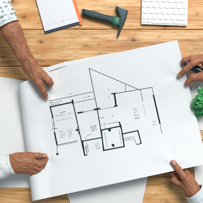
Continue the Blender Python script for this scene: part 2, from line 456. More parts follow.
for k in range(4): glyphs(thin, 90.6 + k * .3, 126.9 + k * 1.5, 96.6 + k * .3, 125.6 + k * 1.5, .85, .2, .05)
glyphs(faint, 81.6, 131, 83.4, 130.6, 1.3, .22)
for k in range(5): glyphs(faint, 95.2 + k * .3, 143.3 + k * 1.5, 99.6 + k * .3, 142.4 + k * 1.5, .75, .16, .1)
for k in range(4): glyphs(faint, 133.2 + k * .65, 110.4 + k * 3.0, 137.6 + k * .65, 109.5 + k * 3.0, 1.6, .2, .0)
for k in range(2): glyphs(faint, 152.3 + k * .5, 122.6 + k * 3, 157 + k * .5, 121.7 + k * 3, 1.3, .18, .0)
glyphs(faint, 108.6, 124.4, 118.5, 122.3, .9, .18, .25); glyphs(faint, 69.5, 97.6, 73, 96.9, .8, .16, .2)
for x, y in ((108.8, 89.4), (108.6, 97.3), (112.9, 115.5), (70.5, 93.8), (88, 146)): thin.poly([(x - .5, y), (x, y - .5), (x + .55, y + .1), (x, y + .5)])
thick.build('wall_print', M_ink); thin.build('line_print', M_ink2); faint.build('lettering_and_shadow_print', M_ink3)

# ---------------------------------------------------------------- plain sheets on the table
G = 'blank paper sheets under the floor plan'
def sheet(label, pts, z, th=.0006, lift=None, mat=M_under, n=26):
    """Four corners in photo coordinates; a thin sheet with slight waviness."""
    (ax, ay), (bx, by), (cx, cy), (dx, dy) = pts; v = []; f = []
    for j in range(n + 1):
        for i in range(n + 1):
            s, t = i / n, j / n
            x = (ax * (1 - s) + bx * s) * (1 - t) + (dx * (1 - s) + cx * s) * t
            y = (ay * (1 - s) + by * s) * (1 - t) + (dy * (1 - s) + cy * s) * t
            zz = z + .0006 * (1 + mnoise.noise((x * .03, y * .03, z * 900)))
            if lift: zz += lift(s, t)
            v.append(P(x, y, zz))
    for j in range(n):
        for i in range(n):
            p = j * (n + 1) + i; f.append((p, p + n + 1, p + n + 2, p + 1))
    o = link('paper_sheet', mesh('paper_sheet', v, f), mat, None, True)
    m = o.modifiers.new('thickness', 'SOLIDIFY'); m.thickness = th; m.offset = 1
    m = o.modifiers.new('crisp_edge', 'EDGE_SPLIT'); m.split_angle = .9
    return tag(o, label, 'paper', G)
sheet('wide blank white sheet lying under the curled left side of the plan', [(-42, 70), (60, 86), (60, 187.6), (-42, 187.4)], .001, .0035,
      lambda s, t: .004 * max(0, 1 - t * 6) ** 2)
sheet('blank grey-shaded sheet jutting out below the bottom edge of the plan', [(45, 140), (153.5, 152), (135.5, 232), (82, 232)], .0065, .0008)
sheet('blank white sheet between the plan and the green plant', [(150, 69), (232, 72), (232, 134.5), (150, 122.6)], .001, .0010)
sheet('small blank white sheet behind the thumb of the hand in the plain blue sleeve', [(193.6, 160.5), (240, 152), (244, 205), (196.8, 205)], .001, .0010)
def rear_sheet():
    v = []; f = []; n = 60; m_ = 30
    for j in range(m_ + 1):
        for i in range(n + 1):
            a = 25 + i / n * 128; bt = float(np.interp(a, [25, 34, 51, 96, 153], [76, 75.2, 74.0, 75.3, 77.5])); b = bt + (188 - bt) * j / m_
            x, y = pxy(a, b); v.append(P(x, y, z_base(a, b) / 1000 - .007))
    for j in range(m_):
        for i in range(n):
            p = j * (n + 1) + i; f.append((p, p + n + 1, p + n + 2, p + 1))
    o = link('paper_sheet', mesh('paper_sheet', v, f), M_under, None, True)
    m = o.modifiers.new('thickness', 'SOLIDIFY'); m.thickness = .0004; m.offset = -1
    m = o.modifiers.new('crisp_edge', 'EDGE_SPLIT'); m.split_angle = .9
    tag(o, 'white sheet just behind the plan, its top edge peeking out beside the upper left hand', 'paper', G)
rear_sheet()

# ---------------------------------------------------------------- notebook
def build_notebook():
    root = empty('notebook', P(58, 10, 0)); tag(root, 'white notebook pad with navy cover and an orange right edge', 'notebook')
    bm = bmesh.new(); prism(bm, [(31.2, -17), (66.5, -22.5), (81.2, 23.6), (45.0, 33.6)], .0006, .0062)
    bevel(bm_obj('cover', bm, M_navy, root), .0012)
    bm = bmesh.new(); prism(bm, [(65.7, -22.2), (68.6, -22.6), (82.6, 24.0), (79.9, 25.3)], .0064, .0106)
    bevel(bm_obj('edge_band', bm, M_orange, root), .001)
    bm = bmesh.new(); prism(bm, [(31.4, -17.3), (65.2, -22.6), (79.0, 21.6), (44.6, 31.3)], .0064, .0110)
    pg = bevel(bm_obj('page_block', bm, M_page, root), .0006)
    bm = bmesh.new(); z = .01125
    def quad(pts): bm.faces.new([bm.verts.new(P(x, y, z)) for x, y in pts][::-1])
    quad([(46.2, 25.6), (76.2, 17.2), (76.28, 17.5), (46.28, 25.9)])
    bm_obj('ruled_line', bm, M_grey, pg)
    bm = bmesh.new(); q = P(63, 21, .0113)
    bmesh.ops.create_circle(bm, cap_ends=True, radius=.0027, segments=20)
    for v in bm.verts: v.co += q
    bm_obj('gold_dot', bm, M_gold, pg)
build_notebook()

# ---------------------------------------------------------------- hammer
def loft(bm, rings):
    vs_ = [[bm.verts.new(p) for p in r] for r in rings]; n = len(rings[0]); fs = []
    for a, b in zip(vs_, vs_[1:]):
        for i in range(n): fs.append(bm.faces.new((a[i], a[(i + 1) % n], b[(i + 1) % n], b[i])))
    fs.append(bm.faces.new(vs_[0][::-1])); fs.append(bm.faces.new(vs_[-1])); bmesh.ops.recalc_face_normals(bm, faces=fs)
def build_hammer():
    root = empty('hammer', P(108, 18, 0)); tag(root, 'hammer with dark teal handle, green collar and slate steel head', 'hammer')
    zc = .0135
    def bar(stations, half_z, p=2.6, n=28):
        bm = bmesh.new(); rings = []
        for (x0, y0), (x1, y1), hz in stations:      # upper and lower contour point, half thickness
            A, B = P(x0, y0, zc), P(x1, y1, zc); c = (A + B) / 2; u = (A - B) / 2; r = []
            for k in range(n):
                t = 2 * math.pi * k / n; ct, st = math.cos(t), math.sin(t)
                f = lambda q: math.copysign(abs(q) ** (2 / p), q)
                r.append(c + u * f(ct) + Vector((0, 0, hz * f(st))))
            rings.append(r)
        loft(bm, rings); return bm
    hs = []
    for i in range(30):
        t = i / 29; bulge = .55 * math.sin(math.pi * min(1, t * 1.25)) ** 2 - .35 * math.exp(-((t - .7) / .12) ** 2)
        up = (83.0 + 30.7 * t, 9.0 + 7.9 * t - bulge * .3); lo = (83.3 + 29.6 * t, 15.6 + 8.8 * t + bulge * .4)
        e = 1.0
        if t < .06: e = .55 + .45 * math.sqrt(t / .06)
        mx, my = (up[0] + lo[0]) / 2, (up[1] + lo[1]) / 2
        hs.append(((mx + (up[0] - mx) * e, my + (up[1] - my) * e), (mx + (lo[0] - mx) * e, my + (lo[1] - my) * e), .0118 * e))
    bm_obj('handle', bar(hs, .0118), M_handle, root, True)
    g = bmesh.new()       # grip grooves stay one part
    bm = bar([((82.2, 10.2), (82.4, 14.2), .006), ((82.0, 9.6), (82.4, 15.0), .0085), ((83.3, 8.9), (83.7, 15.8), .0122), ((84.4, 9.0), (84.7, 16.2), .0124), ((84.6, 9.6), (84.9, 15.8), .0112)], .01)
    bm_obj('end_cap', bm, M_steel, root, True); g.free()
    bm = bar([((112.6, 16.9), (112.2, 24.4), .0118), ((113.2, 16.2), (112.4, 25.2), .0128), ((116.5, 16.6), (115.8, 26.2), .0128), ((119.2, 17.0), (119.0, 26.4), .0126), ((119.8, 17.6), (119.6, 25.8), .0112)], .012, 3.2)
    bm_obj('collar', bm, M_collar, root, True)
    # head: side profile with real thickness, thinning to the claw
    left = [(115.7, 7.6), (116.6, 10.5), (118.2, 14.5), (119.2, 18.5), (119.3, 22.5), (119.0, 26.5), (118.6, 30), (117.8, 33.2), (117.1, 36.2)]
    right = [(127.7, 11.6), (127.4, 13.8), (126.6, 17.0), (125.6, 20.2), (124.4, 23.2), (123.0, 26.3), (121.4, 29.4), (120.1, 32.8), (118.6, 36.9)]
    hz = [.0128, .0130, .0126, .0120, .0108, .0090, .0068, .0046, .0026]
    bm = bar([(l, r, z) for l, r, z in zip(left, right, hz)], .01, 5.0, 32)
    h = bevel(bm_obj('head', bm, M_steel, root), .0014, 2, .5)
    bm = bar([((116.0, 6.6), (127.4, 10.4), .0118), ((115.7, 7.1), (127.8, 11.1), .0128), ((115.9, 7.7), (127.8, 11.7), .0128)], .01, 5.0, 32)
    bevel(bm_obj('striking_face', bm, M_steel2, h), .0008)
build_hammer()

# ---------------------------------------------------------------- keyboard
def build_keyboard():
    root = empty('keyboard', P(164, 10, 0)); tag(root, 'compact white keyboard on bare boards above the plan', 'keyboard')
    def q(u, v):      # keyboard frame (photo pixels from its lower left corner), slightly turned
        return 141.2 + u * .9993 + v * .025, 24.2 + u * .036 - v
    def rr(u0, v0, u1, v1, r, n=5):
        pts = []
        for cx, cy, a0 in ((u1 - r, v1 - r, 0), (u0 + r, v1 - r, 90), (u0 + r, v0 + r, 180), (u1 - r, v0 + r, 270)):
            for k in range(n + 1):
                t = math.radians(a0 + 90 * k / n); pts.append(q(cx + r * math.cos(t), cy + r * math.sin(t)))
        return pts
    bm = bmesh.new(); prism(bm, rr(0, 0, 46.3, 38, 1.1), .004, .0115); bevel(bm_obj('case', bm, M_case, root), .0014, 3)
    for u, v in ((4, 3), (42, 3), (4, 33), (42, 33)):
        bm = bmesh.new(); prism(bm, rr(u - 1, v - 1, u + 1, v + 1, .9), 0, .0045); bm_obj('foot', bm, M_black, root)
    z0, z1 = .0112, .0140
    def key(u0, v0, u1, v1, mat=M_key, r=1.35):
        bm = bmesh.new(); pts = rr(u0, v0, u1, v1, r)
        cx, cy = q((u0 + u1) / 2, (v0 + v1) / 2)
        lo = [P(cx + (x - cx) * 1.0, cy + (y - cy) * 1.0, z0) for x, y in pts]
        hi = [P(cx + (x - cx) * .94, cy + (y - cy) * .94, z1) for x, y in pts]
        loft(bm, [lo, hi]); bevel(bm_obj('key', bm, mat, root, True), .0007, 2, .5)
    rows = [(5.3, [(1.2, 5.4), (5.9, 10.5), (11.2, 16.2), (17.0, 22.0), (22.8, 27.8), (28.6, 33.6), (34.4, 45.0)], 5.0),
            (10.9, [(1.2, 6.5), (7.2, 12.5), (13.2, 18.5), (19.2, 24.5), (25.3, 30.6), (31.4, 36.7), (37.5, 45)], 5.1),
            (16.8, [(.9, 3.9), (4.6, 9.9), (10.6, 15.9), (16.7, 22), (22.8, 28.1), (29, 34.3), (35.2, 40.5), (41.2, 45.2)], 5.2),
            (22.7, [(1.2, 6.5), (7.3, 12.6), (13.4, 18.7), (19.5, 24.8), (25.7, 31), (31.8, 37.1), (37.9, 43.2)], 5.2),
            (28.6, [(.9, 4.4), (5.2, 10.5), (11.3, 16.6), (17.4, 22.7), (23.6, 28.9), (29.8, 35.1), (36, 41.3), (42, 45.2)], 5.2),
            (34.2, [(1 + 5.6 * k, 5.8 + 5.6 * k) for k in range(8)], 2.6)]
    for v, ks, hgt in rows:
        for u0, u1 in ks: key(u0, v, u1, v + hgt)
    for u0, u1 in ((1.2, 4.6), (5.4, 8.8)): key(u0, 1.7, u1, 4.6, M_key, .9)
    key(9.7, 1.4, 30.7, 3.7, M_key, .5); key(31.3, 1.4, 38.6, 3.7, M_key2, .5); key(39.4, 1.4, 45.2, 4.3, M_key, .6)
    bm = bmesh.new(); prism(bm, rr(9.7, 4.0, 38.6, 4.5, .2), .0112, .0122); bm_obj('trim_strip', bm, M_key2, root)
build_keyboard()

# ---------------------------------------------------------------- green plant
def build_plant():
    global M_leaf
    a = N('leaf_green'); p = a.pos(); rnd_ = a.n('ShaderNodeNewGeometry').outputs['Random Per Island']
    c = a.mix(rnd_, (.010, .20, .04), (.10, .52, .15)); c = a.mix(a.math('MULTIPLY', a.noise(p, 160, 3), .5), c, (.008, .17, .06))
    M_leaf = a.done(c, .4, Subsurface_Weight=.1, Subsurface_Scale=.003)
    root = empty('potted_plant', P(206, 103, .001)); tag(root, 'bright green leafy pot plant at the right edge of the table', 'plant')
    base = P(208, 103, .0025); bm = bmesh.new(); rings = []
    for r, z in ((.026, 0), (.029, .012), (.034, .046), (.0355, .050), (.033, .050), (.031, .044), (.002, .043)):
        rings.append([base + Vector((r * math.cos(t), r * math.sin(t), z)) for t in np.linspace(0, 2 * math.pi, 33)[:-1]])
    loft(bm, rings); bm_obj('pot', bm, plain('white_ceramic', (.75, .76, .75), .3, .05), root, True)
    rnd = random.Random(5); bl = bmesh.new(); bs = bmesh.new()
    def leaf(c, d, up, L, Wd):
        s = d.cross(up).normalized(); n = s.cross(d).normalized(); rows = []
        for i in range(7):
            t = i / 6; w = Wd * math.sin(math.pi * min(1, .08 + .9 * t)) ** .7 * (1 if t < .98 else .4)
            c0 = c + d * L * t - n * (L * .28 * t * t)
            rows.append([bl.verts.new(c0 + s * w * k + n * (abs(k) * w * .28)) for k in (-1, -.5, 0, .5, 1)])
        for r0, r1 in zip(rows, rows[1:]):
            for k in range(4): bl.faces.new((r0[k], r0[k + 1], r1[k + 1], r1[k]))
    tips = [(194.5, 103, .05), (193.3, 107, .045), (196, 98, .06), (199, 95, .065), (197, 111, .045), (196.2, 115.5, .035), (200, 105, .075), (203, 96, .07), (202, 100, .085),
            (199.5, 100, .07), (205, 108, .075), (202, 111, .06), (197.5, 105, .065), (210, 95, .07), (216, 102, .06), (214, 110, .06), (201, 90, .07), (206, 89, .07), (200, 115, .04)]
    for tx, ty, tz in tips:
        e = P(tx, ty, tz); b = base + Vector((rnd.uniform(-.012, .012), rnd.uniform(-.012, .012), .043)); mid = (b + e) / 2 + Vector((0, 0, .03)); pts = []
        for i in range(9):
            t = i / 8; pts.append(b * (1 - t) ** 2 + mid * 2 * t * (1 - t) + e * t * t)
        rings = []
        for i, q in enumerate(pts):
            rings.append([q + Vector((.0009 * math.cos(k * 1.26), .0009 * math.sin(k * 1.26), 0)) for k in range(5)])
        loft(bs, rings)
        for i in (3, 4, 5, 5.5, 6, 6.5, 7, 7.5, 8):
            i = int(i)
            for sgn in (-1, 1):
                t0 = (pts[min(8, i + 1)] - pts[i - 1]).normalized(); az = rnd.uniform(.5, 1.2) * sgn
                d = Vector((t0.x * math.cos(az) - t0.y * math.sin(az), t0.x * math.sin(az) + t0.y * math.cos(az), t0.z * .3 + rnd.uniform(-.25, .3))).normalized()
                leaf(pts[i], d, Vector((rnd.uniform(-.3, .3), rnd.uniform(-.3, .3), 1)).normalized(), rnd.uniform(.011, .018), rnd.uniform(.0030, .0046))
    bm_obj('stem', bs, plain('stem_green', (.03, .16, .04), .5), root); bm_obj('foliage', bl, M_leaf, root, True)
build_plant()

# ---------------------------------------------------------------- bodies: smooth distance field -> one skin
def surface_nets(vol, org, h):
    ins = vol < 0; nx, ny, nz = vol.shape
    corners = [(i, j, k) for i in (0, 1) for j in (0, 1) for k in (0, 1)]
    cnt = np.zeros((nx - 1, ny - 1, nz - 1), np.int8)
    for i, j, k in corners: cnt += ins[i:nx - 1 + i, j:ny - 1 + j, k:nz - 1 + k]
    act = np.argwhere((cnt > 0) & (cnt < 8)); idx = -np.ones(cnt.shape, np.int32); idx[tuple(act.T)] = np.arange(len(act))
    acc = np.zeros((len(act), 3)); num = np.zeros(len(act))
    for c in corners:
        for ax in range(3):
            if c[ax]: continue
            d = list(c); d[ax] = 1
            v0 = vol[act[:, 0] + c[0], act[:, 1] + c[1], act[:, 2] + c[2]]; v1 = vol[act[:, 0] + d[0], act[:, 1] + d[1], act[:, 2] + d[2]]
            m = (v0 < 0) != (v1 < 0); t = np.where(m, v0 / np.where(m, v0 - v1, 1), 0)
            p = np.tile(np.array(c, float), (len(act), 1)); p[:, ax] += t; acc += p * m[:, None]; num += m
    V = org + h * (act + acc / num[:, None]); F = []
    for ax in range(3):
        u, w = (ax + 1) % 3, (ax + 2) % 3
        a = [slice(None)] * 3; b = [slice(None)] * 3; a[ax] = slice(0, -1); b[ax] = slice(1, None)
        ch = ins[tuple(a)] != ins[tuple(b)]; e = np.argwhere(ch)
        e = e[(e[:, u] > 0) & (e[:, w] > 0) & (e[:, u] < vol.shape[u] - 1) & (e[:, w] < vol.shape[w] - 1)]
        s = ins[tuple(e.T)]
        def cell(du, dw):
            q = e.copy(); q[:, u] -= du; q[:, w] -= dw; return idx[tuple(q.T)]
        q = np.stack([cell(1, 1), cell(0, 1), cell(0, 0), cell(1, 0)], 1); q[~s] = q[~s][:, ::-1]; F.append(q)
    return V, np.concatenate(F)

def cone_field(field, org, h, a, b, ra, rb, k):
    pad = max(ra, rb) + k + 2 * h; lo = np.minimum(a, b) - pad; hi = np.maximum(a, b) + pad
    i0 = np.maximum(0, ((lo - org) / h).astype(int)); i1 = np.minimum(field.shape, ((hi - org) / h).astype(int) + 2)
    if (i1 <= i0).any(): return
    g = np.meshgrid(*[org[d] + h * np.arange(i0[d], i1[d]) for d in range(3)], indexing='ij')
    ab_ = b - a; L2 = max(1e-12, ab_ @ ab_)
    t = np.clip(sum((g[d] - a[d]) * ab_[d] for d in range(3)) / L2, 0, 1)
    d_ = np.sqrt(sum((g[d] - a[d] - t * ab_[d]) ** 2 for d in range(3))) - (ra + (rb - ra) * t)
    sl = tuple(slice(i0[d], i1[d]) for d in range(3)); f = field[sl]
    hh = np.maximum(k - np.abs(f - d_), 0) / k if k > 0 else 0
    field[sl] = np.minimum(f, d_) - hh * hh * k / 4
V3 = lambda t: np.array(P(t[0], t[1], t[2] / 1000))

def arm_mesh(bones, digits, dz=0, veins=(), h=.00125):
    """bones: [(pA, rA, pB, rB, blend)] for forearm and palm; digits: lists of joints (x, y, z mm, r mm). Returns verts, faces, tint colours."""
    lift = lambda q: (q[0], q[1], q[2] + dz) + tuple(q[3:])
    bones = [(lift(a), ra, lift(b), rb, k) for a, ra, b, rb, k in bones]
    digits = [dict(d, j=[lift(q) for q in d['j']]) for d in digits]
    pts = []
    for a, ra, b, rb, k in bones: pts += [V3(a) - ra / 1000, V3(a) + ra / 1000, V3(b) - rb / 1000, V3(b) + rb / 1000]
    for dg in digits:
        for j in dg['j']: pts += [V3(j) - j[3] / 1000, V3(j) + j[3] / 1000]
    lo = np.min(pts, 0) - .006; hi = np.max(pts, 0) + .006; shp = np.ceil((hi - lo) / h).astype(int) + 1
    field = np.full(shp, .05, np.float32)
    for a, ra, b, rb, k in bones: cone_field(field, lo, h, V3(a), V3(b), ra / 1000, rb / 1000, k / 1000)
    for dg in digits:                                  # every finger is blended within itself, then joined to the palm with a tight web
        f2 = np.full(shp, .05, np.float32); js = dg['j']
        for p, q in zip(js, js[1:]): cone_field(f2, lo, h, V3(p), V3(q), p[3] / 1000, q[3] / 1000, .0025)
        for q in js[1:-1]:                             # knuckle
            c = V3(q); cone_field(f2, lo, h, c, c + 1e-5, q[3] / 1000 * 1.05, q[3] / 1000 * 1.05, .003)
        k = np.full(shp, .0016, np.float32)
        g = np.meshgrid(*[lo[d] + h * np.arange(shp[d]) for d in range(3)], indexing='ij', sparse=True)
        c = V3(js[0]); dd = np.sqrt(sum((g[d] - c[d]) ** 2 for d in range(3))); web = dg.get('web', 24) / 1000
        k += .010 * np.clip(1 - dd / web, 0, 1)
        hh = np.maximum(k - np.abs(field - f2), 0) / k; field = np.minimum(field, f2) - hh * hh * k / 4
    # tendons, veins and muscle edges: thin cords sunk just under the skin that faces up
    def top(x, y):
        for z in np.arange(160, 10, -.5):
            q = (np.array(P(x, y, z / 1000)) - lo) / h; i = q.astype(int)
            if (i >= 0).all() and (i < np.array(shp)).all() and field[tuple(i)] < 0: return z
        return None
    cords = []
    for r, proud, pl in veins:
        for p, q in zip(pl, pl[1:]):
            m = max(2, int(math.hypot(q[0] - p[0], q[1] - p[1]) / .8)); line = []
            for i in range(m + 1):
                x, y = p[0] + (q[0] - p[0]) * i / m, p[1] + (q[1] - p[1]) * i / m
                x += .3 * math.sin(y * .55 + x * .3); z = top(x, y)
                if z is not None: line.append([x, y, z])
            for _ in range(4):
                zs = [c[2] for c in line]
                for i in range(1, len(line) - 1): line[i][2] = (zs[i - 1] + 2 * zs[i] + zs[i + 1]) / 4
            for i, (e0, e1) in enumerate(zip(line, line[1:])):
                pr = proud * (.35 + .35 * math.sin(3 * i / max(1, len(line)) + r))
                cords.append(((e0[0], e0[1], e0[2] - r + pr), (e1[0], e1[1], e1[2] - r + pr), r))
    for a, b, r in cords: cone_field(field, lo, h, V3(a), V3(b), r / 1000, r / 1000, .0035)
    V, F = surface_nets(field, lo, h)
    # slight relax keeps the skin from showing grid steps
    E = np.concatenate([F[:, [0, 1]], F[:, [1, 2]], F[:, [2, 3]], F[:, [3, 0]]])
    for _ in range(3):
        s = np.zeros_like(V); n = np.zeros(len(V))
        for d in range(3): s[:, d] = np.bincount(E[:, 0], V[E[:, 1], d], len(V)) + np.bincount(E[:, 1], V[E[:, 0], d], len(V))
        n = np.bincount(E[:, 0], minlength=len(V)) + np.bincount(E[:, 1], minlength=len(V)); V = V * .5 + .5 * s / n[:, None]
    tri = np.cross(V[F[:, 2]] - V[F[:, 0]], V[F[:, 3]] - V[F[:, 1]]); Nn = np.zeros_like(V)
    for c in range(4):
        for d in range(3): Nn[:, d] += np.bincount(F[:, c], tri[:, d], len(V))
    Nn /= np.linalg.norm(Nn, axis=1)[:, None] + 1e-12
    col = np.zeros((len(V), 4)); col[:, 3] = 1
    disp = np.zeros(len(V))
    for dg in digits:
        js = dg['j']; tip = V3(js[-1]); pre = V3(js[-2]); d = tip - pre; d /= np.linalg.norm(d); r = js[-1][3] / 1000
        dist = np.linalg.norm(V - tip, axis=1); col[:, 0] = np.maximum(col[:, 0], np.clip(1 - dist / (r * 3.0), 0, 1) ** .8)
        up = np.array(dg.get('up', (0, 0, 1)), float); up -= (up @ d) * d; up /= np.linalg.norm(up); side = np.cross(d, up)
        q = V - tip; x, y, z = q @ d / r, q @ side / r, q @ up / r
        # nail: rounded plate on the back of the last joint
        cx = (x + .15) / 1.0; rr_ = np.abs(cx) ** 2.6 + np.abs(y / .72) ** 3.0
        inside = (rr_ < 1) & (z > .15); rim = (rr_ >= 1) & (rr_ < 1.55) & (z > .1)
        if dg.get('nail', True):
            col[inside, 1] = 1; col[rim, 2] = np.maximum(col[rim, 2], .45); disp[inside] += .0002; disp[rim] -= .0003
        for i, q_ in enumerate(js[1:-1]):              # creases over each knuckle
            c = V3(q_); ax = V3(js[i + 2]) - V3(js[i]); ax /= np.linalg.norm(ax); rel = V - c; al = rel @ ax; rad = q_[3] / 1000
            near = np.exp(-(al / .0045) ** 2) * (np.linalg.norm(rel, axis=1) < rad * 1.7)
            w = np.maximum(0, np.cos(2 * np.pi * al / .0042 + 1.3 * np.sin(rel @ np.array((400, 300, 200))))) ** 2
            back = np.clip(Nn @ up + .6, 0, 1)
            col[:, 2] = np.maximum(col[:, 2], near * w * back * .8); disp -= near * w * back * .00045
            col[:, 0] = np.maximum(col[:, 0], .45 * near)
    # tendons and veins over the back of the hand, as given
    V = V + Nn * disp[:, None]
    return V, F, col

def body(name, label, arms, mat, through):
    v = []; f = []; c = []; off = 0
    # upper arms and shoulders, inside the shirt
    R_ = []; pts = [V3(p) for p in through]
    for i, p in enumerate(pts):
        d = pts[min(len(pts) - 1, i + 1)] - pts[max(0, i - 1)]; d /= np.linalg.norm(d); u = np.cross(d, (0, 0, 1)); u /= np.linalg.norm(u); w = np.cross(u, d); r = through[i][3] / 1000
        R_.append([p + r * (math.cos(t) * u + math.sin(t) * w) for t in np.linspace(0, 2 * math.pi, 25)[:-1]])
    bv = np.array(R_).reshape(-1, 3); bf = [(i * 24 + k, i * 24 + (k + 1) % 24, (i + 1) * 24 + (k + 1) % 24, (i + 1) * 24 + k) for i in range(len(pts) - 1) for k in range(24)]
    arms = list(arms) + [(bv, np.array(bf), np.tile((0, 0, 0, 1.), (len(bv), 1)))]
    for V, F, col in arms: v.append(V); f.append(F + off); c.append(col); off += len(V)
    v = np.concatenate(v); f = np.concatenate(f); c = np.concatenate(c)
    me = bpy.data.meshes.new(name); me.from_pydata(v.tolist(), [], f.tolist()); me.update()
    at = me.color_attributes.new('tint', 'FLOAT_COLOR', 'POINT'); at.data.foreach_set('color', c.astype(np.float32).ravel())
    o = link(name, me, mat, None, True); return tag(o, label, 'person')


def sleeve(parent, path, mat, cuff=14, seed=0, wr=1.45):
    """path: (x, y, z mm, r mm) from the cuff opening up the arm; a cloth tube with folds and a hemmed opening."""
    pts = [V3(p) for p in path]; rad = [p[3] / 1000 for p in path]
    cum = [0]
    for a, b in zip(pts, pts[1:]): cum.append(cum[-1] + np.linalg.norm(b - a))
    def at(s):
        p = np.array([np.interp(s, cum, [q[d] for q in pts]) for d in range(3)]); return p, float(np.interp(s, cum, rad))
    def ring(s, dr, n=72, fold=1.0):
        p, r = at(s); q, _ = at(min(cum[-1], s + .01)); q0, _ = at(max(0, s - .01)); d = (q - q0) / np.linalg.norm(q - q0)
        u = np.cross(d, (0, 0, 1)); u /= np.linalg.norm(u); w = np.cross(u, d); out = []
        for k in range(n):
            t = 2 * math.pi * k / n
            f = fold * wr * (.0032 * mnoise.noise((math.cos(t) * 1.4, math.sin(t) * 1.4 + seed, s * 28)) + .0018 * math.sin(s * 150 + 3 * math.sin(t + seed)) * (1 + math.sin(2 * t + seed)) * .5
                             + .0016 * mnoise.noise((math.cos(t) * 3, math.sin(t) * 3 + seed * 2, s * 75)))
            out.append(Vector(p + (r + dr + f) * (math.cos(t) * u * 1.0 + math.sin(t) * w)))
        return out
    L = cum[-1]; c = cuff / 1000
    rings = [ring(s, -.0016, fold=.7) for s in np.linspace(.05, 0.002, 6)] + [ring(0.0008, -.0006, fold=.7)] + [ring(s, 0, fold=min(1, .5 + s * 12)) for s in np.linspace(.002, L, 46)]
    bm = bmesh.new(); loft(bm, rings); o = bm_obj('sleeve', bm, mat, parent, True)
    rings = [ring(s, .0006, fold=.6) for s in (.008, -.0004 + .0005)] + [ring(0, .0018, fold=.6)] + [ring(s, .0022, fold=.6) for s in np.linspace(.001, c, 6)] + [ring(c + .0008, .0004, fold=.6)]
    bm = bmesh.new(); loft(bm, rings)
    # the two flat caps of the loft are not wanted on a band
    caps = [fc for fc in bm.faces if len(fc.verts) > 8]; bmesh.ops.delete(bm, geom=caps, context='FACES')
    bm_obj('cuff', bm, mat, o, True)

def yoke(parent, path, mat):
    rings = []; pts = [V3(p) for p in path]
    for i, p in enumerate(pts):
        d = pts[min(len(pts) - 1, i + 1)] - pts[max(0, i - 1)]; d /= np.linalg.norm(d); u = np.cross(d, (0, 0, 1)); u /= np.linalg.norm(u); w = np.cross(u, d); r = path[i][3] / 1000
        rings.append([Vector(p + r * (1 + .05 * mnoise.noise((math.cos(t) * 2, math.sin(t) * 2, i * .7))) * (math.cos(t) * u + math.sin(t) * w)) for t in np.linspace(0, 2 * math.pi, 49)[:-1]])
    bm = bmesh.new(); loft(bm, rings); o = bm_obj('shirt', bm, mat, parent, True)
    m = o.modifiers.new('round', 'SUBSURF'); m.levels = m.render_levels = 2

